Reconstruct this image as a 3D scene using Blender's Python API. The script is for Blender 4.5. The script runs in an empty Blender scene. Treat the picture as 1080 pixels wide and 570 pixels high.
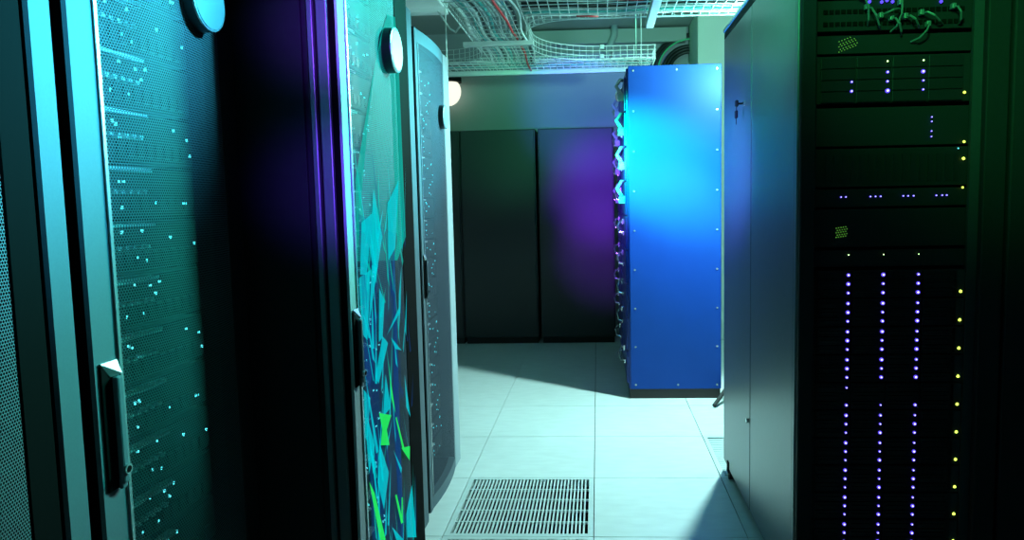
import bpy, bmesh, math, random
from mathutils import Matrix, Vector
random.seed(7)
C = bpy.context.scene.collection
S = bpy.context.scene

# ------------------------------------------------------------------ camera
cam_d = bpy.data.cameras.new('camera'); cam = bpy.data.objects.new('camera', cam_d); C.objects.link(cam)
F, H, PIT, YAW, ROL, CX, CY = 746.35, 1.3145, .0872, .0472, -.0182, 595.85, 279.12
cp, sp, cy_, sy_, cr, sr = math.cos(PIT), math.sin(PIT), math.cos(YAW), math.sin(YAW), math.cos(ROL), math.sin(ROL)
RM = Matrix(((cr, -sr, 0), (sr, cr, 0), (0, 0, 1))) @ Matrix(((1, 0, 0), (0, cp, -sp), (0, sp, cp))) @ \
     Matrix(((1, 0, 0), (0, 0, -1), (0, 1, 0))) @ Matrix(((cy_, sy_, 0), (-sy_, cy_, 0), (0, 0, 1)))
m3 = Matrix((RM[0], -RM[1], -RM[2])).transposed()
cam.matrix_world = Matrix.Translation((0, 0, H)) @ m3.to_4x4()
cam_d.sensor_fit = 'HORIZONTAL'; cam_d.sensor_width = 36
cam_d.lens = F * 36 / 1080
cam_d.shift_x = -(CX - 540) / 1080; cam_d.shift_y = -(285 - CY) / 1080
cam_d.clip_start = .02
S.camera = cam

# ------------------------------------------------------------------ world, exposure
w = bpy.data.worlds.new('world'); S.world = w; w.use_nodes = True
w.node_tree.nodes['Background'].inputs[0].default_value = (.15, .35, .5, 1)
w.node_tree.nodes['Background'].inputs[1].default_value = .006
S.view_settings.view_transform = 'Standard'; S.view_settings.look = 'None'
S.view_settings.gamma = 1; S.view_settings.use_curve_mapping = False
S.view_settings.exposure = 0

# ------------------------------------------------------------------ lights; the coloured spots are added tints without fixtures
def spot(loc, tgt, col, W, ang, blend=.8, r=.1):
    d = bpy.data.lights.new('spot_light', 'SPOT'); o = bpy.data.objects.new('spot_light', d); C.objects.link(o)
    d.color = col; d.energy = W; d.spot_size = math.radians(ang); d.spot_blend = blend; d.shadow_soft_size = r
    o.location = loc; o.rotation_euler = (Vector(tgt) - Vector(loc)).to_track_quat('-Z', 'Y').to_euler()
    return o
def point(loc, col, W, r=.1):
    d = bpy.data.lights.new('point_light', 'POINT'); o = bpy.data.objects.new('point_light', d); C.objects.link(o)
    d.color = col; d.energy = W; d.shadow_soft_size = r; o.location = loc
    return o
spot((.90, 4.16, 2.15), (.0, 3.3, 0), (.60, 1, .96), 290, 118, .35, .05)       # work light past the right rack, pointing at the floor
point((.90, 4.16, 2.13), (.40, 1, .88), 120, .05)                               # its stray light
point((.1, 3.1, 2.8), (.15, 1, .6), 4.5, .2)                                     # added green fill above the wire tray, without a fixture
spot((.42, 1.75, 2.25), (-.70, .90, 1.66), (.06, .66, 1), 900, 30, 1, .12)     # added cyan tint, upper part of the near left racks
spot((.35, 2.5, 2.2), (-.49, 1.58, 1.66), (.04, 1, .80), 560, 38, 1, .10)      # added cyan-green tint, second left rack
spot((.35, 3.7, 2.2), (-.68, 2.80, 1.66), (.06, .9, 1), 400, 36, 1, .10)       # added cyan tint, last left racks
spot((.30, -.2, 1.8), (-.50, 1.36, 1.66), (.22, .05, 1), 420, 9, 1, .05)       # added violet tint, flank of the second left rack
spot((.30, -.2, 1.6), (-.50, 1.36, 1.36), (.16, .05, 1), 260, 10, 1, .05)  # lower half of that added violet tint
spot((-.12, 3.4, 1.7), (.10, 6.5, 1.45), (.20, .035, 1), 620, 25, 1, .05)      # added violet tint, far cabinets
spot((-.12, 3.4, 1.4), (.10, 6.5, .85), (.22, .03, .85), 330, 22, 1, .05)  # added violet tint, lower part of the far cabinets
spot((-.3, 3.4, 2.0), (-.8, 6.5, 1.95), (.06, .7, .3), 150, 30, 1, .1)          # added green tint, far cabinets
spot((-.35, 3.2, 1.6), (.0, 7.3, 2.30), (.10, .16, 1), 520, 26, 1, .05)        # added blue tint, wall above the cabinets
spot((-.2, 5.0, 2.9), (.3, 7.3, 2.9), (.08, 1, .5), 26, 100, 1, .1)            # added green tint, top of the back wall
spot((-.72, 3.75, 2.1), (.27, 4.64, 1.60), (.0, 1, .5), 1900, 34, 1, .05)       # added cyan tint, flank of the blue cabinet
spot((-.25, 3.3, 1.9), (.60, 4.64, 1.30), (.01, .35, 1), 150, 50, 1, .05)      # added blue tint, flank of the blue cabinet
spot((-.45, 2.3, 1.5), (.6, 3.15, 1.45), (.13, .13, 1), 260, 36, 1, .1)         # added blue tint, flank of the right rack
spot((-.45, 1.6, 1.9), (.6, 2.5, 1.98), (.06, 1, .5), 130, 38, 1, .1)           # added green tint, top of that flank
spot((.0, .2, 2.5), (1.25, 2.15, 1.95), (.06, 1, .20), 300, 40, 1, .15)         # added green tint, head of the right rack

# ------------------------------------------------------------------ materials
def nt(name):
    m = bpy.data.materials.new(name); m.use_nodes = True
    return m, m.node_tree, m.node_tree.nodes['Principled BSDF']
def mat(name, col, rough=.5, metal=0, noise=0, scale=30, bump=0, spec=.5):
    m, t, b = nt(name)
    b.inputs['Base Color'].default_value = (*col, 1); b.inputs['Roughness'].default_value = rough
    b.inputs['Metallic'].default_value = metal; b.inputs['Specular IOR Level'].default_value = spec
    if noise or bump:
        tc = t.nodes.new('ShaderNodeTexCoord'); n = t.nodes.new('ShaderNodeTexNoise')
        n.inputs['Scale'].default_value = scale; n.inputs['Detail'].default_value = 5
        t.links.new(tc.outputs['Object'], n.inputs['Vector'])
        if noise:
            mx = t.nodes.new('ShaderNodeMix'); mx.data_type = 'RGBA'
            mx.inputs[6].default_value = (*[c * (1 - noise) for c in col], 1)
            mx.inputs[7].default_value = (*[min(1, c * (1 + noise)) for c in col], 1)
            t.links.new(n.outputs['Fac'], mx.inputs[0]); t.links.new(mx.outputs[2], b.inputs['Base Color'])
        if bump:
            bp = t.nodes.new('ShaderNodeBump'); bp.inputs['Strength'].default_value = bump; bp.inputs['Distance'].default_value = .001
            t.links.new(n.outputs['Fac'], bp.inputs['Height']); t.links.new(bp.outputs[0], b.inputs['Normal'])
    return m
def emit(name, col, st):
    m, t, b = nt(name)
    b.inputs['Base Color'].default_value = (0, 0, 0, 1)
    b.inputs['Emission Color'].default_value = (*col, 1); b.inputs['Emission Strength'].default_value = st
    return m
def math_node(t, op, a, b=None, c=None):
    n = t.nodes.new('ShaderNodeMath'); n.operation = op
    for i, v in enumerate((a, b, c)):
        if v is None: continue
        if isinstance(v, (int, float)): n.inputs[i].default_value = v
        else: t.links.new(v, n.inputs[i])
    return n.outputs[0]
def mesh_mat(name, col, pitch, r, rough=.35, metal=.6, spec=.08):
    """sheet metal with a staggered field of round holes"""
    m, t, b = nt(name)
    b.inputs['Base Color'].default_value = (*col, 1); b.inputs['Roughness'].default_value = rough; b.inputs['Metallic'].default_value = metal
    b.inputs['Specular IOR Level'].default_value = spec
    tc = t.nodes.new('ShaderNodeTexCoord'); sx = t.nodes.new('ShaderNodeSeparateXYZ'); t.links.new(tc.outputs['Object'], sx.inputs[0])
    u = math_node(t, 'DIVIDE', sx.outputs['Y'], pitch); v = math_node(t, 'DIVIDE', sx.outputs['Z'], pitch * .866)
    row = math_node(t, 'FLOOR', v)
    off = math_node(t, 'MULTIPLY', math_node(t, 'MODULO', math_node(t, 'ADD', row, 1000), 2), .5)
    fu = math_node(t, 'SUBTRACT', math_node(t, 'FRACT', math_node(t, 'ADD', math_node(t, 'ADD', u, 1000), off)), .5)
    fv = math_node(t, 'MULTIPLY', math_node(t, 'SUBTRACT', math_node(t, 'FRACT', math_node(t, 'ADD', v, 1000)), .5), .866)
    d = math_node(t, 'SQRT', math_node(t, 'ADD', math_node(t, 'MULTIPLY', fu, fu), math_node(t, 'MULTIPLY', fv, fv)))
    t.links.new(math_node(t, 'GREATER_THAN', d, r), b.inputs['Alpha'])
    return m
def film(name, col, st, alpha):
    m = emit(name, col, st); b = m.node_tree.nodes['Principled BSDF']
    b.inputs['Alpha'].default_value = alpha; b.inputs['Specular IOR Level'].default_value = 0
    return m
M = dict(
    black=mat('black_powder_coat', (.012, .014, .016), .7, 0, .2, 60, .1, .15),
    body=mat('charcoal_steel', (.03, .036, .042), .5, .1, .15, 40, .1, .15),
    flank=mat('satin_dark_flank', (.105, .125, .135), .33, .1, .08, 30, .04, .6),
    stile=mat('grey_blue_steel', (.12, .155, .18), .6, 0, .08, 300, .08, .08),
    lit_stile=mat('lit_grey_steel', (.34, .40, .43), .6, 0, .08, 300, .08, .08),  # lighter copy of stile: light catching two stiles put into the colour
    brite=mat('bright_steel', (.6, .64, .66), .25, .7),
    groove=mat('groove_black', (.004, .004, .004), .9, 0, 0, 1, 0, .04),  # near black for grooves, recesses, keyholes, ports and two far stiles
    badge=mat('pale_badge_face', (.2, .25, .27), .4, 0, 0, 1, 0, .2),
    badge_rim=mat('dark_badge_rim', (.01, .012, .014), .4),
    wire=mat('zinc_wire', (.72, .78, .76), .35, .4),
    wall=mat('painted_wall', (.32, .35, .36), .7, 0, .05, 3),
    ceil=mat('painted_ceiling', (.35, .4, .38), .8, 0, .05, 3),
    blue=mat('blue_enamel', (.006, .045, .25), .5, 0, .05, 8, 0, .15),
    blue2=mat('dark_blue_enamel', (.01, .03, .2), .35, .1),
    plinth=mat('brown_black_plinth', (.012, .006, .006), .5),
    white=mat('white_paint', (.75, .78, .8), .4),
    chrome=mat('polished_steel', (.7, .7, .74), .2, .9),
    farcab=mat('matt_dark_cabinet', (.020, .022, .024), .5, 0, .1, 5),
    rubber=mat('black_rubber', (.01, .01, .01), .6),
    server=mat('server_black', (.012, .014, .017), .5, .1, 0, 1, 0, .2),
    lip=mat('server_edge', (.6, .64, .66), .5, .1),
    drive=mat('drive_black', (.012, .013, .016), .4, .1, 0, 1, 0, .2),
    pit=mat('underfloor_dark', (.004, .008, .012), .9, 0, 0, 1, 0, .1),
    grate=mat('grate_alloy', (.62, .7, .7), .38, .2, .08, 40),
    pillar=mat('pale_plaster', (.62, .68, .6), .8, 0, .05, 4),
    duct=mat('white_enamel', (.8, .82, .84), .4),
    led_blue=emit('led_blue', (.10, .06, 1), 1.6), led_core=emit('led_white_blue', (.6, .6, 1), 2.2),
    led_cyan=emit('led_cyan', (.1, .8, .9), 2.4), led_green=emit('led_green', (.55, 1, .35), 5),
    led_yellow=emit('led_yellow', (.7, 1, .10), 2.6), led_white=emit('led_white', (.7, 1, .9), 8),
    vent_glow=emit('vent_glow_green', (.15, .5, .06), 1.2), lamp=emit('lamp_globe', (1, 1, .82), 1.1),
    c_white=mat('cable_white', (.75, .8, .78), .45), c_grey=mat('cable_grey', (.3, .36, .36), .5),
    c_cyan=mat('cable_teal', (.1, .5, .48), .45), c_red=mat('cable_red', (.6, .03, .03), .45),
    c_black=mat('cable_black', (.012, .014, .014), .5), c_green=mat('cable_green', (.06, .55, .25), .4),
    plug=mat('plug_grey', (.10, .13, .14), .4),
    mesh1=mesh_mat('perforated_sheet', (.10, .125, .14), .0046, .36, .6, 0),
    mesh2=mesh_mat('perforated_sheet_pale', (.07, .09, .12), .0046, .34, .6, 0),
    f_c=film('painted_reflection_cyan', (.0, .70, .80), 1.0, .6), f_b=film('painted_reflection_blue', (.01, .10, .40), .7, .3),  # emissive films that paint in a reflection and glow on one rack door
    f_g=film('painted_reflection_green', (.02, .85, .12), 1.0, .85), f_t=film('painted_glow_teal', (.0, .62, .52), 1.0, .5),
)
# floor tile material: white laminate with faint mottling
m, t, b = nt('raised_floor_laminate'); M['tile'] = m
b.inputs['Roughness'].default_value = .32
tc = t.nodes.new('ShaderNodeTexCoord'); n = t.nodes.new('ShaderNodeTexNoise'); n.inputs['Scale'].default_value = 9; n.inputs['Detail'].default_value = 8
n2 = t.nodes.new('ShaderNodeTexNoise'); n2.inputs['Scale'].default_value = 1.2; n2.inputs['Detail'].default_value = 3
mp = t.nodes.new('ShaderNodeMapping'); mp.inputs['Scale'].default_value = (1, 3, 1)
t.links.new(tc.outputs['Object'], mp.inputs[0]); t.links.new(mp.outputs[0], n.inputs['Vector']); t.links.new(tc.outputs['Object'], n2.inputs['Vector'])
mr = t.nodes.new('ShaderNodeMapRange'); mr.inputs[1].default_value = .35; mr.inputs[2].default_value = .7; mr.inputs[3].default_value = .82; mr.inputs[4].default_value = 1.0
t.links.new(math_node(t, 'MULTIPLY_ADD', n.outputs['Fac'], .5, math_node(t, 'MULTIPLY', n2.outputs['Fac'], .5)), mr.inputs[0])
vm = t.nodes.new('ShaderNodeVectorMath'); vm.operation = 'SCALE'; vm.inputs[0].default_value = (.70, .76, .76)
t.links.new(mr.outputs[0], vm.inputs['Scale']); t.links.new(vm.outputs[0], b.inputs['Base Color'])

# ------------------------------------------------------------------ mesh helpers
def world_org(o):
    while o.parent: o = o.parent
    return Vector(o.location)
class MB:
    def __init__(s): s.bm = bmesh.new()
    def box(s, x0, x1, y0, y1, z0, z1, bev=0):
        g = bmesh.ops.create_cube(s.bm, size=1)
        for v in g['verts']:
            v.co = Vector(((x0 + x1) / 2 + v.co.x * (x1 - x0), (y0 + y1) / 2 + v.co.y * (y1 - y0), (z0 + z1) / 2 + v.co.z * (z1 - z0)))
        if bev:
            ed = list({e for v in g['verts'] for e in v.link_edges})
            bmesh.ops.bevel(s.bm, geom=ed, offset=bev, segments=2, affect='EDGES', profile=.5)
        return s
    def prism(s, pts, vec):
        """closed polygon pts extruded by vec"""
        a = [s.bm.verts.new(p) for p in pts]; bb = [s.bm.verts.new(Vector(p) + Vector(vec)) for p in pts]
        s.bm.faces.new(a); s.bm.faces.new(bb[::-1]); n = len(a)
        for i in range(n): s.bm.faces.new((a[i], bb[i], bb[(i + 1) % n], a[(i + 1) % n]))
        return s
    def tube(s, pts, r, n=6, cap=True):
        pts = [Vector(p) for p in pts]; rings = []; up = None
        for i, p in enumerate(pts):
            d = (pts[min(i + 1, len(pts) - 1)] - pts[max(i - 1, 0)]).normalized()
            if up is None: up = Vector((0, 0, 1)) if abs(d.z) < .9 else Vector((1, 0, 0))
            a = d.cross(up).normalized(); q = a.cross(d).normalized(); up = q
            rr = r[i] if isinstance(r, (list, tuple)) else r
            rings.append([s.bm.verts.new(p + (a * math.cos(k * 2 * math.pi / n + .785) + q * math.sin(k * 2 * math.pi / n + .785)) * rr) for k in range(n)])
        for A, B in zip(rings, rings[1:]):
            for k in range(n): s.bm.faces.new((A[k], A[(k + 1) % n], B[(k + 1) % n], B[k]))
        if cap: s.bm.faces.new(rings[0][::-1]); s.bm.faces.new(rings[-1])
        return s
    def dot(s, x, y, z, r):
        g = bmesh.ops.create_icosphere(s.bm, subdivisions=1, radius=r)
        for v in g['verts']: v.co += Vector((x, y, z))
        return s
    def build(s, name, m, parent=None, org=None, smooth=False):
        bmesh.ops.recalc_face_normals(s.bm, faces=s.bm.faces)
        o0 = Vector(org) if org is not None else (world_org(parent) if parent else Vector((0, 0, 0)))
        for v in s.bm.verts: v.co -= o0
        me = bpy.data.meshes.new(name); s.bm.to_mesh(me); s.bm.free()
        me.materials.append(M[m])
        if smooth:
            for p in me.polygons: p.use_smooth = True
        o = bpy.data.objects.new(name, me); C.objects.link(o)
        if parent: o.parent = parent
        elif org is not None: o.location = o0
        return o
def tag(o, label, cat, group=None, kind=None):
    o['label'] = label; o['category'] = cat
    if group: o['group'] = group
    if kind: o['kind'] = kind
    return o
def thing(name, loc, label, cat, group=None):
    o = bpy.data.objects.new(name, None); C.objects.link(o); o.location = loc; o.empty_display_size = .05
    return tag(o, label, cat, group)
def struct(o): o['kind'] = 'structure'; return o
def copy_tree(o, parent=None):
    c = o.copy(); C.objects.link(c); c.parent = parent
    for ch in o.children: copy_tree(ch, c)
    return c

# ------------------------------------------------------------------ room
GX, GY = -.033, 3.285                      # a tile corner
XL, XR, YB, YF, ZC = -2.45, 2.4, -1.6, 7.3, 3.04
grates = {(-1, -1), (-1, -2), (1, 0)}
fl = MB()
for i in range(-5, 5):
    for j in range(-9, 8):
        if (i, j) in grates: continue
        x0, x1 = max(XL, GX + .6 * i + .0018), min(XR, GX + .6 * (i + 1) - .0018)
        y0, y1 = max(YB, GY + .6 * j + .0018), min(YF, GY + .6 * (j + 1) - .0018)
        if x1 - x0 < .01 or y1 - y0 < .01: continue
        fl.box(x0, x1, y0, y1, -.03, 0)
struct(fl.build('floor', 'tile'))
struct(MB().box(XL, XR, YB, YF, -.32, -.30).build('trim_2', 'pit'))
struct(MB().box(XL - .1, XR + .1, YF, YF + .1, -.32, ZC).build('wall_back', 'wall'))
struct(MB().box(XL - .1, XL, YB, YF, -.32, ZC).build('wall_left', 'wall'))
struct(MB().box(XR, XR + .1, YB, YF, -.32, ZC).build('wall_right', 'wall'))
struct(MB().box(XL - .1, XR + .1, YB - .1, YB, -.32, ZC).build('wall_front', 'wall'))
struct(MB().box(XL - .1, XR + .1, YB - .1, YF + .1, ZC, ZC + .1).build('ceiling', 'ceil'))
struct(MB().box(.93, 1.55, 6.62, 7.26, 0, ZC, .01).build('trim_1', 'pillar'))         # pillar behind the blue cabinet
struct(MB().box(-.9, .9, YF - .12, YF, ZC - .16, ZC - .02, .01).build('trim_3', 'ceil'))

# ------------------------------------------------------------------ floor grates
def grate(i, j, label, group=None, fine=False):
    x0, x1, y0, y1 = GX + .6 * i + .002, GX + .6 * (i + 1) - .002, GY + .6 * j + .002, GY + .6 * (j + 1) - .002
    root = thing('floor_grate', ((x0 + x1) / 2, (y0 + y1) / 2, 0), label, 'floor grate', group)
    fr = MB(); e = .022
    fr.box(x0, x1, y0, y0 + e, -.03, .0005); fr.box(x0, x1, y1 - e, y1, -.03, .0005)
    fr.box(x0, x0 + e, y0 + e, y1 - e, -.03, .0005); fr.box(x1 - e, x1, y0 + e, y1 - e, -.03, .0005)
    fr.build('frame', 'grate', root)
    b = MB(); n = 34
    ax0, ax1, ay0, ay1 = x0 + e, x1 - e, y0 + e, y1 - e
    if not fine:
        for k in range(1, n):
            x = ax0 + (ax1 - ax0) * k / n
            b.box(x - .0036, x + .0036, ay0, ay1, -.008, -.001)
        for k in range(1, 5):
            y = ay0 + (ay1 - ay0) * k / 5
            b.box(ax0, ax1, y - .004, y + .004, -.010, -.0015)
    else:
        for k in range(1, 22):
            y = ay0 + (ay1 - ay0) * k / 22
            b.box(ax0, ax1, y - .009, y + .009, -.026, -.001)
    b.build('bars', 'grate', root)
    s = MB()
    s.tube([((x0 + x1) / 2 + .06, y1 - .04, -.004), ((x0 + x1) / 2 + .06, y1 - .04, .0015)], .008, 12)
    s.build('screw', 'brite', root)
grate(-1, -1, 'slotted metal floor grate lying whole in the white aisle floor')
grate(-1, -2, 'second slotted floor grate cut off by the bottom edge of the photo')
grate(1, 0, 'pale slatted floor grate at the foot of the right rack far corner', fine=True)

# ------------------------------------------------------------------ far dark cabinets
def far_cabinet(x0, x1, label):
    y0, y1, z1 = 6.51, 7.2, 1.99
    root = thing('storage_cabinet', ((x0 + x1) / 2, (y0 + y1) / 2, 0), label, 'cabinet')
    MB().box(x0, x1, y0 + .022, y1, .06, z1, .004).build('body', 'farcab', root)
    MB().box(x0 + .01, x1 - .01, y0 + .05, y1 - .02, 0, .06).build('plinth', 'rubber', root)
    MB().box(x0 + .012, x1 - .012, y0, y0 + .02, .07, z1 - .008, .003).build('door', 'farcab', root)
far_cabinet(-1.98, -1.262, 'dark far cabinet mostly hidden behind the third left rack')
far_cabinet(-1.258, -.562, 'dark closed far cabinet left of the thin middle seam')
far_cabinet(-.538, .155, 'far cabinet right of the middle seam, tinted violet, beside the blue cabinet')

# ------------------------------------------------------------------ blue cabinet and its neighbour
def blue_cabinet(y0, y1, label, panel):
    x0, x1, z0, z1 = .195, .803, .066, 2.18
    root = thing('equipment_cabinet', ((x0 + x1) / 2, (y0 + y1) / 2, 0), label, 'cabinet')
    MB().box(x0 + .0, x1, y0 + .012, y1, z0, z1 - .012, .006).build('body', 'blue2', root)
    MB().box(x0 + .005, x1 - .005, y0 + .008, y1 - .01, 0, z0).build('plinth', 'plinth', root)
    if panel:
        p = MB().box(x0 + .012, x1, y0, y0 + .012, z0, z1, .003).build('side_panel', 'blue', root)
        sx = [x0 + .045, x1 - .028]
        zs = [2.15 - k * (2.15 - .095) / 8 for k in range(9)]
        for z in zs:
            for x in sx: MB().tube([(x, y0 + .001, z), (x, y0 - .004, z)], .0065, 10).build('screw', 'brite', p)
        for z in (zs[0], zs[-1]): MB().tube([((x0 + x1) / 2 + .02, y0 + .001, z), ((x0 + x1) / 2 + .02, y0 - .004, z)], .0065, 10).build('screw', 'brite', p)
    # drawer fronts facing the aisle on the left, each with a bright lever
    n = 9; hz = (z1 - z0 - .08) / n
    for k in range(n):
        za = z0 + .03 + k * hz
        d = MB().box(x0 - .012, x0 + .003, y0 + .05, y1 - .02, za, za + hz - .012, .003).build('drawer_front', 'blue2', root)
        zc = za + hz * .55; yc = y0 + .35 + .12 * ((k * 3) % 4)
        h = MB()
        pts = [(x0 - .01, yc - .05, zc - .03), (x0 - .045, yc - .045, zc - .02), (x0 - .055, yc, zc + .02), (x0 - .045, yc + .03, zc + .045), (x0 - .01, yc + .04, zc + .05)]
        h.tube(pts, .009, 8)
        h.box(x0 - .022, x0 - .01, yc - .07, yc - .03, zc - .045, zc - .015, .003); h.box(x0 - .024, x0 - .01, yc + .02, yc + .06, zc + .03, zc + .07, .003)
        h.build('lever', 'chrome', d, smooth=False)
        if k >= 5:
            c = MB(); c.box(x0 - .05, x0 - .01, y0 + .12, y0 + .17, zc - .05, zc + .0, .006)
            c.tube([(x0 - .03, y0 + .14, zc), (x0 - .06, y0 + .16, zc + .05), (x0 - .03, y0 + .2, zc + .1), (x0 - .01, y0 + .24, zc + .1)], .012, 8)
            c.build('connector', 'c_grey', d)
blue_cabinet(4.645, 5.55, 'tall blue cabinet with screwed side panel at the end of the aisle', True)
blue_cabinet(5.56, 6.46, 'dark blue cabinet standing behind the blue one, only its lever-studded front edge showing', False)

# white pole with black foot in the gap to its right
root = thing('pole_stand', (.835, 4.5, 0), 'thin white upright pole on a slanting black foot right of the blue cabinet', 'stand')
MB().tube([(.828, 4.56, .08), (.828, 4.56, 1.98)], .009, 10).build('pole', 'white', root)
f = MB(); f.tube([(.86, 4.62, .115), (.722, 4.43, .014)], .013, 10); f.tube([(.828, 4.56, .05), (.828, 4.56, .12)], .014, 10); f.tube([(.828, 4.56, .09), (.93, 4.72, .012)], .012, 8); f.tube([(.828, 4.56, .09), (.93, 4.44, .012)], .012, 8)
f.build('foot', 'rubber', root)

# ------------------------------------------------------------------ left racks
def bow(X0, b, y0, y1, y):
    t = max(0, min(1, (y - y0) / (y1 - y0))); return X0 + b * (1 - (2 * t - 1) ** 2)
def curved_slab(mb, X0, b, y0, y1, ya, yb, z0, z1, th, n=10, off=0):
    ys = [ya + (yb - ya) * k / n for k in range(n + 1)]
    fr = [(bow(X0, b, y0, y1, y) + off, y, z0) for y in ys]; bk = [(p[0] - th, p[1], z0) for p in fr][::-1]
    mb.prism(fr + bk, (0, 0, z1 - z0)); return mb
def caster(x, y, parent, r=.024):
    c = MB(); c.tube([(x - .012, y, r), (x + .012, y, r)], r, 14); w_ = c.build('caster', 'rubber', parent)
    MB().box(x - .018, x + .018, y - .014, y + .02, r + .008, .085, .003).build('caster_fork', 'black', w_)
def server_proto(y0, y1, xf, zs, nled, label, group, seed):
    rnd = random.Random(seed)
    ww = y1 - y0
    root = thing('rack_server', (xf, (y0 + y1) / 2, zs), label, 'server', group)
    MB().box(xf - .6, xf, y0, y1, zs, zs + .078, .002).build('chassis', 'server', root)
    l = MB(); l.box(xf - .002, xf + .014, y0 + .01, y0 + ww * .55, zs + .072, zs + .0775)
    for k in range(9): l.box(xf, xf + .010, y0 + .015 + k * ww * .056, y0 + .015 + k * ww * .056 + .008, zs + .036, zs + .042)
    l.build('bezel_edge', 'lip', root)
    g = MB()
    for k in range(12): g.box(xf, xf + .004, y0 + ww * .05 + k * ww * .075, y0 + ww * .05 + k * ww * .075 + ww * .05, zs + .008, zs + .030)
    g.build('drive_cover', 'drive', root)
    for k in range(nled):
        y = y0 + ww * (.3 + .66 * rnd.random() if k else .1); z = zs + .008 + .06 * rnd.random()
        MB().box(xf + .002, xf + .005, y - .0013, y + .0013, z - .0024, z + .0024).build('status_light', 'led_cyan', root)
    return root
def left_rack(X0, b, y0, y1, label, near_w, far_w, mesh='mesh1', post_w=0, far_mat='black', badge=None, handle=None,
              zt=2.0, servers=None, srv_label='', door=True, zdoor=.09):
    yd1 = y1 - post_w
    root = thing('server_rack', (X0 - .5, (y0 + y1) / 2, 0), label, 'server rack')
    xb = X0 - .03
    B = MB()
    B.box(xb - .95, xb, y0 + .004, y0 + .02, .08, zt, .003); B.box(xb - .95, xb, y1 - .02, y1 - .004, .08, zt, .003)
    B.box(xb - .95, xb - .93, y0 + .004, y1 - .004, .08, zt)
    B.build('side_panels', 'black', root)
    MB().box(xb - .95, xb + .0, y0 + .004, y1 - .004, zt - .02, zt + .012, .003).build('top_panel', 'black', root)
    MB().box(xb - .95, xb + .0, y0 + .004, y1 - .004, .07, .10, .003).build('base_frame', 'black', root)
    for cx_ in (xb - .05, xb - .85):
        for cyy in (y0 + .06, y1 - .05): caster(cx_, cyy, root)
    if post_w:
        P = MB(); P.box(xb - .03, X0 - .003, yd1 + .005, y1 - .001, .075, zt + .01); P = P.build('corner_post', 'groove', root); MB().prism([(X0 - .003, yd1 + .004, .075), (X0 + .001, yd1 + .008, .075), (X0 + .001, y1 - .004, .075), (X0 - .003, y1, .075)], (0, 0, zt - .065)).build('post_face', 'stile', P)
    if not door:
        MB().box(xb, X0 + .004, y0 + .004, y1 - post_w - .02, .09, zt, .006).build('door', 'body', root); return root
    # door
    yA, yB = y0 + .003, yd1 - .003
    yn, yf = yA + near_w, yB - far_w
    yA0, yB0 = yA, yB
    z0, z1 = zdoor, zt - .01; BA = (X0, b, yn, yf)
    rails = curved_slab(MB(), *BA, yn, yf, z0, z0 + .05, .03).build('bottom_rail', 'stile', root)
    curved_slab(MB(), *BA, yn, yf, z1 - .05, z1, .03).build('top_rail', 'stile', root)
    def stile(ya, yb, m_, near):
        c = MB().box(X0 - .03, X0 - .003, ya + .001, yb - .001, z0, z1).build('door_stile', 'groove', root)
        f_ = MB(); f_.prism([(X0 - .003, ya, z0), (X0 + .001, ya + .004, z0), (X0 + .001, yb - .004, z0), (X0 - .003, yb, z0)], (0, 0, z1 - z0)); f_.build('stile_face', m_, c)
        return c
    ns_o = stile(yA, yn, 'lit_stile' if mesh == 'mesh2' and far_mat == 'groove' else 'stile', True); fs_o = stile(yf, yB, far_mat, False)
    ms = MB(); n = 24; zz = (z0 + .05, z1 - .05)
    pr = []
    for k in range(n + 1):
        y = yn + (yf - yn) * k / n; x = bow(*BA, y)
        pr.append((ms.bm.verts.new((x, y, zz[0])), ms.bm.verts.new((x, y, zz[1]))))
    for a, c in zip(pr, pr[1:]): ms.bm.faces.new((a[0], c[0], c[1], a[1]))
    ms.build('mesh_panel', mesh, root, smooth=True)
    MB().box(X0 - .004, X0 + .004, yn - .004, yn + .002, z0 + .05, z1 - .05).build('mesh_trim', 'brite', ns_o)
    if badge:
        yb_, zb_, rb = badge; xb_ = bow(*BA, yb_)
        bd = MB().tube([(xb_ - .001, yb_, zb_), (xb_ + .020, yb_, zb_)], rb, 40).build('badge', 'badge_rim', root)
        MB().tube([(xb_ + .019, yb_, zb_), (xb_ + .024, yb_, zb_)], [rb * .96, rb * .90], 40).build('badge_face', 'badge', bd)
        rg = MB(); pts = [(xb_ + .021, yb_ + rb * .95 * math.cos(a * math.pi / 20), zb_ + rb * .95 * math.sin(a * math.pi / 20)) for a in range(41)]
        rg.tube(pts, .0025, 6); rg.build('badge_ring', 'brite', bd)
    if handle:
        yh, za, zb2, wd = handle; xh = X0 + .001
        hp = MB().box(xh - .01, xh + .003, yh - wd, yh + wd * .6, zb2 - .004, za, .001).build('handle_recess', 'groove', root)
        MB().prism([(xh + .003, yh - wd, za + .004), (xh + .003, yh + wd * .6, za + .004), (xh + .010, yh + wd * .6, za - .016), (xh + .004, yh - wd * .2, za - .018)], (-.004, 0, -.001)).build('recess_lip', 'brite', hp)
        lv = MB(); lv.box(xh + .004, xh + .013, yh - wd * .15, yh + wd * .5, zb2 + .002, za - .018, .003); lv.box(xh + .003, xh + .009, yh - wd * .1, yh + wd * .45, zb2 - .006, zb2 + .01, .002)
        lv.build('door_handle', 'stile', hp)
        lk = MB().tube([(xh + .012, yh + wd * .18, zb2 + .022), (xh + .016, yh + wd * .18, zb2 + .022)], .0075, 16).build('lock', 'brite', root)
        MB().tube([(xh + .0155, yh + wd * .18, zb2 + .022), (xh + .0168, yh + wd * .18, zb2 + .022)], .0045, 16).build('keyhole', 'groove', lk)
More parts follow.
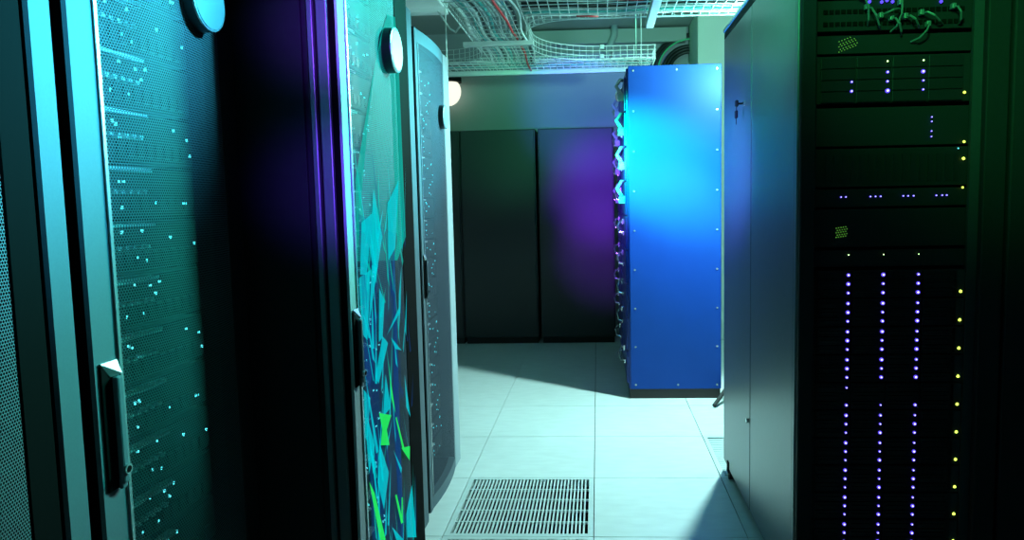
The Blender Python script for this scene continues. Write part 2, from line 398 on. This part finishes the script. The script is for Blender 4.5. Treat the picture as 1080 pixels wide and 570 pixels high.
    # servers
    if servers:
        za, zb2 = servers; protos = []
        for v in range(4):
            protos.append(server_proto(yn - .0, yf + .0, X0 - .06, za, 7, srv_label, 'servers behind the mesh door of the ' + srv_label.split(' the ')[-1], hash_seed(label, v)))
        k = 0; z = za
        order = []
        while z < min(zb2, 1.88):
            if k < 4: protos[k].location.z = z
            else:
                c = copy_tree(protos[(k * 7 + 3) % 4]); c.location.z = z
            z += .0885; k += 1
    return root
def hash_seed(s, v): return sum(ord(ch) * (i + 1) for i, ch in enumerate(s)) + v * 101

left_rack(-.69, .02, .30, .893, 'leftmost server rack, only a sliver of its mesh door in the photo', .05, .05, post_w=.046, far_mat='groove',
          servers=(.5, 1.75), srv_label='dark rack server barely showing behind the mesh door of the leftmost rack')
left_rack(-.69, .02, .912, 1.352, 'nearest left server rack with wide pale door frame and large mesh door', .056, .056,
          badge=(1.205, 1.665, .05), handle=(.948, 1.10, .925, .021),
          servers=(.42, 1.93), srv_label='black rack server with cyan lights behind the mesh door of the nearest left rack')
r2 = left_rack(-.492, .018, 1.36, 1.88, 'left server rack standing forward with cyan glowing shard graphic on its mesh door', .045, .12, mesh='mesh2', far_mat='groove',  # the shard graphic is a reflection and glow painted as emissive film
          badge=(1.635, 1.668, .05), handle=(1.39, 1.105, .955, .017),
          servers=(.30, 1.93), srv_label='black rack server behind the painted-glow mesh door of the second rack')
left_rack(-.68, 0, 1.98, 2.66, 'recessed rack whose grey corner post shows between graphic-door rack and last left rack', .05, .05, post_w=.12, door=False, zt=2.02)  # graphic door: the forward rack's door with the painted reflection and glow
left_rack(-.68, .014, 2.69, 3.31, 'last left server rack with bowed mesh door beside the floor grate', .045, .12, mesh='mesh2', far_mat='lit_stile',
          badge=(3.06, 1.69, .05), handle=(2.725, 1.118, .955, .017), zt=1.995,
          servers=(.20, 1.9), srv_label='black rack server dimly seen behind the mesh door of the last left rack')
# ribs along the front edge of the forward rack's flank
for x0, x1 in ((-.528, -.507), (-.546, -.535)):
    MB().box(x0, x1, 1.352, 1.362, .1, 1.99, .002).build('flank_rib', 'flank', r2)
MB().box(-.72, -.56, 1.3555, 1.364, .1, 1.98, .001).build('flank_panel', 'black', r2)
# overlay reflection and cyan glow on its door, painted as emissive film
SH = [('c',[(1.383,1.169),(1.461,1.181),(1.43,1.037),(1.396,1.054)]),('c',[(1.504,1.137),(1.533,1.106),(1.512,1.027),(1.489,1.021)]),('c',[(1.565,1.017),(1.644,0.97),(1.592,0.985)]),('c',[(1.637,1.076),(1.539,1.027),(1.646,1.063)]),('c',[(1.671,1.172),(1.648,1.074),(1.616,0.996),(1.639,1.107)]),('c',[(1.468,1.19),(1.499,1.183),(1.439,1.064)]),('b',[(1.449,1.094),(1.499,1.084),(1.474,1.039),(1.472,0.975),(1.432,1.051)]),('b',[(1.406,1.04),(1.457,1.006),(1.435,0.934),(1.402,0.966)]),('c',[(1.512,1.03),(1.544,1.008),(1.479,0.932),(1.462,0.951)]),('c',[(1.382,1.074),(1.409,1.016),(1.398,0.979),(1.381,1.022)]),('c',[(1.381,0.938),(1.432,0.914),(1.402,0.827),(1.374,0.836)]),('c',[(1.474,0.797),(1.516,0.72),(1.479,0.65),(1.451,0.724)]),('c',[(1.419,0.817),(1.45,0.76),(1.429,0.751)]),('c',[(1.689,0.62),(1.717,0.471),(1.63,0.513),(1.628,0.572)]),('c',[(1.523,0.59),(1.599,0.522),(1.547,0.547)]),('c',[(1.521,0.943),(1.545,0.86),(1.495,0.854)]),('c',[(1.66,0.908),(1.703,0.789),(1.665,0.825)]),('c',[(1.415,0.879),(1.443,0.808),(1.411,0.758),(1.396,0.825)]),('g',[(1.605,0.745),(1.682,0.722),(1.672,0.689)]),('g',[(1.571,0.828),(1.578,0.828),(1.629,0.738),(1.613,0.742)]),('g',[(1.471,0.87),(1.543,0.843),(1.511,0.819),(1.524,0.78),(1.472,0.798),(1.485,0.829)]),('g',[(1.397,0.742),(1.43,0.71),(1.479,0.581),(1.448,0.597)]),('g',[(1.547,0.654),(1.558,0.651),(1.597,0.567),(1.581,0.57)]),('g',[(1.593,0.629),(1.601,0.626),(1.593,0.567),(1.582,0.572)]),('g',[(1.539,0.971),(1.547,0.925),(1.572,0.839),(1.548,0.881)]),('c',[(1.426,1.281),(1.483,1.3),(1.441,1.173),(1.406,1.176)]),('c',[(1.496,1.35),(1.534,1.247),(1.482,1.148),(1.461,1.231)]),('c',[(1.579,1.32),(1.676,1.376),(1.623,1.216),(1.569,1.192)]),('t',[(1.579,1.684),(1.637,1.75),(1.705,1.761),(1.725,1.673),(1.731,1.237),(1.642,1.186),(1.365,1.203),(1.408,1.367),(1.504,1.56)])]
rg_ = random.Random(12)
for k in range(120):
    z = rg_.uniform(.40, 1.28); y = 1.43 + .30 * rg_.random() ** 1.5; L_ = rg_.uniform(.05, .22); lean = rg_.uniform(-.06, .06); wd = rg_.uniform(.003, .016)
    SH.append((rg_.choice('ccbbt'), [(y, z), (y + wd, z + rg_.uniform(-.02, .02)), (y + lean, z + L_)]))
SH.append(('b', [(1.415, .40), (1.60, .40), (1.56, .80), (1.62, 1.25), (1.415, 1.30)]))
for key, nm in (('t', 'glow_overlay'), ('c', 'reflection_shards'), ('b', 'reflection_shards'), ('g', 'reflection_shards')):
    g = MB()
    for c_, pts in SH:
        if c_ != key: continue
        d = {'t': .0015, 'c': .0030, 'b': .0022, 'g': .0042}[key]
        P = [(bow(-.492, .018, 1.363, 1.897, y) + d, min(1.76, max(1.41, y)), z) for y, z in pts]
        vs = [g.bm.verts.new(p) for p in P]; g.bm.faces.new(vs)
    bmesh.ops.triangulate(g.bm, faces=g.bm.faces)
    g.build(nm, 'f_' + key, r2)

# ------------------------------------------------------------------ right rack with indicator lights
RX0, RX1, RY0, RY1, RZ = .60, 1.192, 2.135, 3.40, 2.085
rr = thing('server_rack', (.9, 2.77, 0), 'large dark server rack on the right, its open front full of blue lights', 'server rack')
for ya, yb in ((2.20, 2.806), (2.814, RY1)):
    p = MB().box(RX0, RX0 + .018, ya, yb, .05, RZ - .03, .003).build('side_panel', 'flank', rr)
    if ya > 2.5:
        for yk, zk in ((2.93, 1.700), (2.845, .417)):
            lk = MB().tube([(RX0 + .002, yk, zk), (RX0 - .008, yk, zk)], .010, 14).build('lock', 'brite', p)
            if zk > 1:
                kk = MB(); kk.box(RX0 - .030, RX0 - .008, yk - .0015, yk + .0015, zk - .004, zk + .004)
                kk.tube([(RX0 - .034, yk - .004 + .011 * math.cos(a * .5236), zk + .011 * math.sin(a * .5236)) for a in range(13)], .004, 6)
                kk.box(RX0 - .04, RX0 - .028, yk - .014, yk + .006, zk - .012, zk + .012, .003)
                kk.build('key', 'rubber', lk)
                kt = MB(); kt.tube([(RX0 - .034, yk, zk - .008), (RX0 - .032, yk + .008, zk - .026)], .0015, 6)
                kt.box(RX0 - .038, RX0 - .028, yk - .004, yk + .022, zk - .058, zk - .026, .004); kt.box(RX0 - .034, RX0 - .032, yk + .007, yk + .012, zk - .082, zk - .056)
                kt.build('key', 'rubber', lk)
MB().box(RX0 - .003, RX0 + .03, 2.165, 2.192, .04, RZ, .004).build('corner_post', 'flank', rr)
MB().box(RX0, RX0 + .045, RY0, 2.160, .04, RZ, .005).build('front_frame', 'black', rr)
MB().box(1.128, RX1, RY0, 2.19, .04, RZ, .004).build('front_frame', 'black', rr)
MB().box(RX1 - .02, RX1, 2.19, RY1, .04, RZ).build('side_panel', 'black', rr)
MB().box(RX0 + .018, RX1 - .02, RY1 - .02, RY1, .04, RZ).build('back_panel', 'black', rr)
MB().box(RX0 + .0, RX1, RY0, RY1, RZ - .03, RZ, .003).build('top_panel', 'black', rr)
MB().box(RX0 - .006, RX0 + .03, 2.14, RY1, RZ, RZ + .018, .004).build('top_trim', 'brite', rr)
MB().box(RX0 + .02, RX1 - .02, RY0 + .01, RY1 - .02, .04, .075).build('base_frame', 'black', rr)
for (cx_, cyy) in ((RX0 + .0, 3.27), (RX1 - .06, 3.27), (RX0 + .05, 2.25), (RX1 - .06, 2.25)): caster(cx_ + .012, cyy, rr, .024)
m2 = MB(); m2.box(1.098, 1.126, 2.155, 2.17, .08, RZ - .04); m2.build('mounting_rail', 'body', rr)
# neighbour rack
r4 = thing('server_rack', (1.5, 2.77, 0), 'closed dark rack at the right edge beside the light-filled rack', 'server rack')
MB().box(1.197, 1.79, 2.17, 3.38, .05, 2.07, .003).build('body', 'black', r4)
MB().box(1.202, 1.786, 2.135, 2.168, .06, 2.06, .006).build('door', 'black', r4)
MB().box(1.22, 1.77, 2.15, 3.3, 0, .05).build('plinth', 'rubber', r4)

FX0, FX1, FY = .650, 1.096, 2.165
def unit(name, z, h, label, cat, group=None, depth=.5):
    root = thing(name, ((FX0 + FX1) / 2, FY, z), label, cat, group)
    MB().box(FX0, FX1, FY, FY + depth, z + .001, z + h - .001, .0015).build('chassis', 'server', root)
    return root
def led(root, x, z, m, r=.0026, y=None):
    yy = FY - .008 if y is None else y
    if m in ('led_blue', 'led_core') and r < .006: return lamp2(x, yy, z, r * 1.3, root, core='led_core')
    return MB().dot(x, yy, z, r).build('status_light', m, root)
COLS = (.752, .855, .958)
def lamp2(x, y, z, r, parent, core='led_core', ring='led_blue'):
    """round lens: coloured rim, pale centre, one mesh"""
    mb = MB(); mb.tube([(x, y + .003, z), (x, y, z)], r, 12); nf = len(mb.bm.faces)
    mb.tube([(x, y + .001, z), (x, y - .0015, z)], r * .52, 10)
    for i, f_ in enumerate(mb.bm.faces): f_.material_index = 0 if i < nf else 1
    o = mb.build('status_light', ring, parent); o.data.materials.append(M[core]); return o
def array_proto(z, on, label, group=None):
    root = unit('drive_shelf', z, .0855, label, 'disk array', group)
    for c_ in range(4):
        for r_ in range(3):
            xa = FX0 + .014 + c_ * .1035; za = z + .003 + r_ * .0272
            d = MB(); d.box(xa, xa + .099, FY - .006, FY + .001, za, za + .0255, .0012)
            d.box(xa + .006, xa + .08, FY - .009, FY - .005, za + .009, za + .016, .001)
            d = d.build('drive_tray', 'drive', root)
            if c_ < 3 and (c_, r_) in on:
                rad = on[(c_, r_)]
                lamp2(COLS[c_], FY - .010, z + .017 + r_ * .0272, rad * 1.45, d)
    led(root, 1.084, z + .018, 'led_yellow', .0050, FY - .006)
    MB().box(1.062, 1.096, FY - .006, FY, z + .002, z + .083, .001).build('mounting_ear', 'body', root)
    return root
full = {(c_, r_): .0030 + .0005 * ((c_ + r_ * 2) % 3) for c_ in range(3) for r_ in range(3)}
few = {(c_, r_): .0024 + .0006 * ((c_ * 2 + r_) % 3) for c_ in range(3) for r_ in range(3)}
gA, gB = 'upper drive shelves of the right rack', 'lower drive shelves of the right rack'
la = 'black twelve-bay drive shelf with bright blue lights, in the upper block of the right rack'
lb = 'black twelve-bay drive shelf with smaller blue lights, in the lower block of the right rack'
Z0 = 1.010
pa = array_proto(Z0, full, la, gA); pb = array_proto(Z0 - .0865 * 5, few, lb, gB)
for k in range(1, 4): c_ = copy_tree(pa); c_.location.z = Z0 - .0865 * k
for k in range(6, 11): c_ = copy_tree(pb); c_.location.z = Z0 - .0865 * k
array_proto(Z0 - .0865 * 4, {(0, 2): .0022, (0, 0): .003, (1, 0): .002, (2, 0): .0032}, 'drive shelf with most lights off, between the two blue-lit blocks')
u = unit('rack_server', 1.105, .052, 'slim dark unit with three faint green lights just above the blue-lit columns', 'server')
for x in COLS: led(u, x, 1.142, 'led_green', .0017)
u = unit('rack_server', 1.165, .115, 'dark rack unit with a small dotted vent patch below the row of blue dots', 'server')
v = MB()
for a in range(5):
    for bq in range(5):
        v.dot(.716 + a * .007 + (bq % 2) * .0035, FY - .002, 1.195 + bq * .007 + a * .001, .0013)
v.build('vent_holes', 'vent_glow', u)  # emissive dots paint in light showing through the vents
u = unit('rack_server', 1.285, .055, 'slim unit with a horizontal row of blue dots in groups', 'server')
for x in (.727, .741, .813, .828, .843, .909, .923, .939, 1.005, 1.022, 1.035): led(u, x, 1.316, 'led_blue', .0020)
led(u, 1.080, 1.338, 'led_yellow', .0034)
u = unit('rack_server', 1.345, .115, 'dark unit with two yellow-green lights at its right end', 'server')
led(u, 1.080, 1.423, 'led_yellow', .0048); led(u, 1.064, 1.453, 'led_cyan', .0022)
g = MB()
for a in range(16): g.box(FX0 + .03 + a * .025, FX0 + .045 + a * .025, FY - .003, FY, 1.36, 1.44)
g.build('grille', 'drive', u)
u = unit('rack_server', 1.465, .115, 'dark unit with one vertical line of four tiny blue dots', 'server')
for z in (1.546, 1.533, 1.505, 1.489): led(u, .986, z, 'led_blue', .0018)
led(u, 1.080, 1.472, 'led_yellow', .0042)
u = unit('drive_shelf', 1.59, .14, 'top drive shelf with blue and green dots in three short columns', 'disk array')
for c_ in range(4):
    for r_ in range(4):
        xa = FX0 + .014 + c_ * .1035; za = 1.594 + r_ * .033
        MB().box(xa, xa + .099, FY - .006, FY + .001, za, za + .031, .0012).build('drive_tray', 'drive', u)
for x, z, r_ in ((.752, 1.653, .0028), (.752, 1.626, .0034), (.855, 1.679, .0032), (.855, 1.652, .003), (.856, 1.625, .0050), (.957, 1.678, .0046), (.958, 1.652, .0025), (.958, 1.626, .0025)):
    led(u, x, z, 'led_core', r_, FY - .01)
for x in (.854, .957): led(u, x, 1.710, 'led_green', .0025, FY - .01)
led(u, 1.077, 1.615, 'led_yellow', .0044)
u = unit('rack_server', 1.735, .055, 'slim unit with a dotted green vent patch near its left end', 'server')
v = MB()
for a in range(7):
    for bq in range(5):
        if (a + bq) < 9: v.dot(.716 + a * .008 + (bq % 2) * .004, FY - .002, 1.741 + bq * .0075 + a * .003, .0014)
v.build('vent_holes', 'vent_glow', u)
p = unit('patch_panel', 1.80, .09, 'patch panel with grey plugs near the top of the right rack', 'patch panel')  # this unit is a patch panel with plugs and patch cords
pt = MB()
for a in range(24): pt.box(FX0 + .02 + a * .017, FX0 + .032 + a * .017, FY - .004, FY, 1.815, 1.827); pt.box(FX0 + .02 + a * .017, FX0 + .032 + a * .017, FY - .004, FY, 1.85, 1.862)
pt.build('ports', 'groove', p)
for x, z in ((.835, 1.880), (.850, 1.884), (.866, 1.880), (1.004, 1.876), (.80, 1.882)): MB().dot(x, FY - .006, z, .0055).build('status_light', 'led_blue', p)
q = unit('rack_server', 1.90, .12, 'topmost dark unit with dim violet lights, cut by the top edge', 'server')
for x, z, r_ in ((.835, 1.907, .006), (.852, 1.910, .007), (.868, 1.907, .006), (1.005, 1.905, .0055), (.80, 1.91, .004)): led(q, x, z, 'led_blue', r_)
rnd = random.Random(4)
for k, (x, z, dx, dz) in enumerate(((.775, 1.895, .01, -.05), (.79, 1.865, .02, -.04), (.83, 1.84, .03, .01), (.86, 1.832, .015, -.03), (.885, 1.875, -.01, -.05), (.90, 1.836, .02, -.02), (.945, 1.845, .03, -.02), (.965, 1.812, -.02, -.03), (1.035, 1.86, .01, -.03))):
    cc = MB(); cc.tube([(x, FY - .002, z), (x + dx * .3, FY - .035, z + dz * .2), (x + dx * .8, FY - .045, z + dz * .8), (x + dx * 1.5, FY - .03, z + dz * 1.4), (x + dx * 2.2, FY - .004, z + dz * 1.6)], .003, 6)
    o = cc.build('network_cable', 'plug', org=(x, FY, z)); tag(o, 'short grey patch cord plugged in near the top of the right rack', 'cable', 'patch cords of the right rack')
    MB().box(x - .006, x + .006, FY - .022, FY - .004, z - .008, z + .008, .002).build('plug', 'plug', None, org=(0, 0, 0)).parent = o
    o.children[0].location = -o.location

# ------------------------------------------------------------------ overhead wire tray
ZT, HT = 2.35, .10
def in_main(x, y): return -.78 <= x <= -.42 and 2.9 <= y <= 4.59
def in_branch(x, y):
    if x < -.42 or x > 1.15: return False
    if 3.60 <= y <= 4.12: return True
    if x <= -.10 and 4.12 < y <= 4.44: return (x + .10) ** 2 + (y - 4.44) ** 2 >= .32 ** 2
    return False
def in_cross(x, y):
    if -1.7 <= x <= .44 and 5.30 <= y <= 5.63: return True
    if -.78 <= x <= -.42 and 4.59 < y < 5.30: return True
    if -.42 < x <= .05 and 4.83 <= y < 5.30: return (x - .05) ** 2 + (y - 4.83) ** 2 >= .47 ** 2
    if -1.15 <= x < -.78 and 4.93 <= y < 5.30: return (x + 1.15) ** 2 + (y - 4.93) ** 2 >= .37 ** 2
    return False
def wires(mb, inside, x0, x1, y0, y1, px_=.052, py_=.10, r=.0028):
    st = .02
    x = x0
    while x <= x1 + 1e-6:
        run = None; y = y0
        while y <= y1 + st:
            ok = inside(x, y) and y <= y1
            if ok and run is None: run = y
            if not ok and run is not None:
                if y - st - run > .03: mb.tube([(x, run, ZT + .004), (x, y - st, ZT + .004)], r, 4)
                run = None
            y += st
        x += px_
    y = y0
    while y <= y1 + 1e-6:
        run = None; x = x0
        while x <= x1 + st:
            ok = inside(x, y) and x <= x1
            if ok and run is None: run = x
            if not ok and run is not None:
                if x - st - run > .03: mb.tube([(run, y, ZT - .001), (x - st, y, ZT - .001)], r, 4)
                run = None
            x += st
        y += py_
def sidewall(mb, pts, r=.0028, step=.05):
    pts = [Vector((p[0], p[1], 0)) for p in pts]
    for k in range(4): mb.tube([(p.x, p.y, ZT + HT * k / 3) for p in pts], r * (1.25 if k == 3 else 1), 4)
    acc = 0
    for a, c in zip(pts, pts[1:]):
        L = (c - a).length; d = (c - a) / L; s_ = -acc
        while s_ < L:
            if s_ >= 0: q = a + d * s_; mb.tube([(q.x, q.y, ZT - .002), (q.x, q.y, ZT + HT)], r, 4)
            s_ += step
        acc = L - (s_ - step)
def arc(cx_, cy__, r, a0, a1, n=12): return [(cx_ + r * math.cos(math.radians(a0 + (a1 - a0) * k / n)), cy__ + r * math.sin(math.radians(a0 + (a1 - a0) * k / n))) for k in range(n + 1)]
def tray(x, y, label):
    return thing('cable_tray', (x, y, ZT), label, 'cable tray')
T1 = tray(-.6, 3.8, 'wire mesh cable tray running away overhead along the left racks')
g = MB(); wires(g, in_main, -.78, -.42, 2.9, 4.58); g.build('wire_floor', 'wire', T1)
g = MB(); sidewall(g, [(-.78, 2.9), (-.78, 4.59)]); g.build('side_wires', 'wire', T1)
g = MB(); sidewall(g, [(-.42, 2.9), (-.42, 3.6)]); g.build('side_wires', 'wire', T1)
T2 = tray(.4, 3.86, 'loaded wire mesh cable tray branching right across the aisle at the top edge')
g = MB(); wires(g, in_branch, -.40, 1.15, 3.60, 4.44); g.build('wire_floor', 'wire', T2)
g = MB(); sidewall(g, arc(-.10, 4.44, .32, 180, 270) + [(1.15, 4.12)]); g.build('side_wires', 'wire', T2)
g = MB(); sidewall(g, [(-.42, 3.6), (1.15, 3.6)]); g.build('side_wires', 'wire', T2)
T3 = tray(-.3, 5.4, 'far wire mesh cable tray with curved corner sides, ending above the blue cabinet')
g = MB(); wires(g, in_cross, -1.7, .44, 4.60, 5.63); g.build('wire_floor', 'wire', T3)
g = MB(); sidewall(g, [(-.42, 4.6)] + arc(.05, 4.83, .47, 180, 90)[:] + [(.44, 5.30), (.44, 5.63)]); g.build('side_wires', 'wire', T3)
g = MB(); sidewall(g, [(-.78, 4.6), (-.78, 4.93)] + arc(-1.15, 4.93, .37, 0, 90)[1:] + [(-1.7, 5.30)]); g.build('side_wires', 'wire', T3)
g = MB(); sidewall(g, [(-1.7, 5.63), (.44, 5.63)]); g.build('side_wires', 'wire', T3)
g = MB()
for z in (ZT + .01, ZT + .078): g.box(.035, .065, 5.285, 5.302, z, z + .03, .002)
g.build('coupler', 'wire', T3)
def bracket(x0, x1, y0, y1, z0, z1, label):
    o = MB().box(x0, x1, y0, y1, z0, z1, .003).build('tray_bracket', 'wire', org=((x0 + x1) / 2, (y0 + y1) / 2, z0)); return tag(o, label, 'bracket')
bracket(-.84, -.39, 4.57, 4.61, ZT - .035, ZT - .006, 'grey channel bar carrying the left tray where it meets the far tray')
bracket(.29, .335, 3.5, 4.19, ZT - .045, ZT - .006, 'short white channel bar under the right tray branch')
bracket(-1.75, .42, 5.60, 5.632, ZT - .035, ZT - .006, 'grey channel bar along the back edge of the far tray')
def rod(x, y, z0, label):
    o = MB().tube([(x, y, z0), (x, y, ZC)], .004, 6).build('hanging_rod', 'wire', org=(x, y, z0)); return tag(o, label, 'rod')
rod(.345, 5.45, ZT - .03, 'thin hanging rod at the right end of the far tray, front one'); rod(.315, 5.60, ZT - .03, 'thin hanging rod at the right end of the far tray, back one')
rod(-.95, 4.59, 2.22, 'long thin rod hanging beside the left tray above the last rack')
# cables: long wandering strands lying in the trays
def strand(path, r, mt, lab, group, wob=.02, seed=0):
    rnd = random.Random(seed); P = []
    for a, c in zip(path, path[1:]):
        a, c = Vector(a), Vector(c); n = max(2, int((c - a).length / .12))
        for k in range(n):
            q = a.lerp(c, k / n); L_ = q.y * 5.1 if abs(c.y - a.y) > abs(c.x - a.x) else q.x * 5.1
            P.append(q + Vector((math.sin(L_ * 1.3) * wob, math.sin(L_ * 1.7 + 1) * wob, 0)) + Vector((rnd.uniform(-.003, .003), rnd.uniform(-.003, .003), rnd.uniform(0, .003))))
    P.append(Vector(path[-1]))
    o = MB().tube(P, r, 6).build('data_cable', mt, org=P[0], smooth=True); return tag(o, lab, 'cable', group)
names = {'c_white': 'white', 'c_grey': 'grey', 'c_cyan': 'teal', 'c_black': 'black', 'c_red': 'red'}
seq = ['c_white', 'c_grey', 'c_cyan', 'c_white', 'c_black', 'c_white', 'c_cyan', 'c_grey', 'c_white', 'c_grey', 'c_white', 'c_cyan', 'c_black', 'c_white']
for k, mt in enumerate(seq):
    x = -.75 + .024 * k
    strand([(x, 2.95, ZT + .018), (x, 4.5, ZT + .02), (x, 5.5, ZT + .015)], .0055 if k % 3 else .009, mt, names[mt] + ' data cable lying lengthwise in the left tray', names[mt] + ' cables of the left tray', .016, k)
for k, mt in enumerate(seq + seq[::-1][:12]):
    y = 3.62 + .0192 * k
    strand([(-.38, y, ZT + .015 + .02 * (k % 3)), (1.1, y, ZT + .015 + .02 * (k % 3))], .007 if k % 4 else .009, mt, names[mt] + ' data cable lying crosswise in the right tray branch', names[mt] + ' cables of the right tray', .018, 50 + k)
for k, mt in enumerate(seq[:9]):
    y = 5.33 + .032 * k
    strand([(-1.65, y, ZT + .015), (.42, y, ZT + .015)], .006, mt, names[mt] + ' data cable lying in the far tray', names[mt] + ' cables of the far tray', .014, 90 + k)
strand([(-.50, 2.95, ZT - .008), (-.51, 3.7, ZT - .012), (-.50, 4.2, ZT - .008), (-.49, 4.55, ZT + .01), (-.50, 5.6, ZT - .006)], .007, 'c_red', 'red cable running lengthwise under the left tray wires', None, .006, 201)
for k, (xa, xb_) in enumerate(((.1, .25), (-.1, .02))):
    strand([(xa, 3.72 + .3 * k, ZT - .008), (xb_, 3.74 + .3 * k, ZT - .008)], .005, 'c_red', ('short red cable piece across the right tray branch, nearer one', 'short red cable piece across the right tray branch, farther one')[k], None, .004, 210 + k)
o = MB().tube([(-1.0, 4.60, 2.55), (-.93, 4.62, 2.44), (-.88, 4.55, 2.40), (-.80, 4.4, 2.43), (-.70, 4.3, 2.45)], .006, 6).build('data_cable', 'c_white', org=(-1.0, 4.6, 2.55), smooth=True)
tag(o, 'looped white cable dropping into the left tray beside the white duct', 'cable')
# white duct top left
root = thing('air_duct', (-1.5, 4.2, 2.6), 'flat white duct overhead behind the top of the left racks', 'duct')
MB().box(-2.3, -1.0, 3.3, 4.80, 2.62, 2.75, .004).build('duct_body', 'duct', root)
MB().box(-2.3, -.985, 4.78, 4.86, 2.59, 2.76, .004).build('duct_flange', 'duct', root)
# wall lamp
root = thing('wall_lamp', (-1.47, 7.28, 2.42), 'glowing cream globe lamp on the far wall beside the last left rack', 'lamp')
g = MB(); gg = bmesh.ops.create_uvsphere(g.bm, u_segments=24, v_segments=14, radius=1)
for v_ in gg['verts']:
    v_.co = Vector((-1.47 + v_.co.x * .125, 7.14 + v_.co.y * .1, 2.45 + (v_.co.z * .15 if v_.co.z < 0 else v_.co.z * .12)))
g.build('globe', 'lamp', root, smooth=True)
MB().tube([(-1.47, 7.14, 2.53), (-1.47, 7.14, 2.58), (-1.47, 7.14, 2.60)], [.13, .13, .06], 24).build('cap', 'black', root)
MB().tube([(-1.47, 7.14, 2.56), (-1.47, 7.30, 2.56)], .02, 10).build('arm', 'black', root)
# pipes on the back wall
o = MB().tube([(.12, 7.31, 2.72), (.12, 7.22, 2.72), (.12, 7.2, 2.76), (.14, 7.18, 2.85), (.19, 7.16, 2.95), (.19, 7.16, ZC)], .035, 12).build('wall_pipe', 'c_grey', org=(.12, 7.22, 2.7), smooth=True); tag(o, 'grey pipe climbing the back wall between the trays', 'pipe')
# coil of cable hanging on the back wall
cxk, czk = .93, 2.58
root = thing('cable_coil', (cxk, 7.28, czk), 'dark coil of cable with a green loop on the back wall above the blue cabinet', 'cable')
def loop(r, y, tr, m_, nm, dz=0):
    pts = [(cxk + r * math.cos(math.tau * k / 48), y + .01 * math.sin(k * .5), czk + dz + r * math.sin(math.tau * k / 48)) for k in range(49)]
    MB().tube(pts, tr, 8, cap=False).build(nm, m_, root, smooth=True)
for k in range(4): loop(.37 - .013 * k, 7.25 - .012 * k, .02, 'c_black', 'black_loop', .01 * (k % 2))
loop(.315, 7.17, .008, 'c_green', 'green_loop')
for k in range(3): loop(.26 - .03 * k, 7.24 - .015 * k, .018, 'c_black', 'black_loop')
MB().tube([(cxk, 7.15, czk - .08), (cxk, 7.29, czk - .08)], .16, 28).build('reel_core', 'c_grey', root)
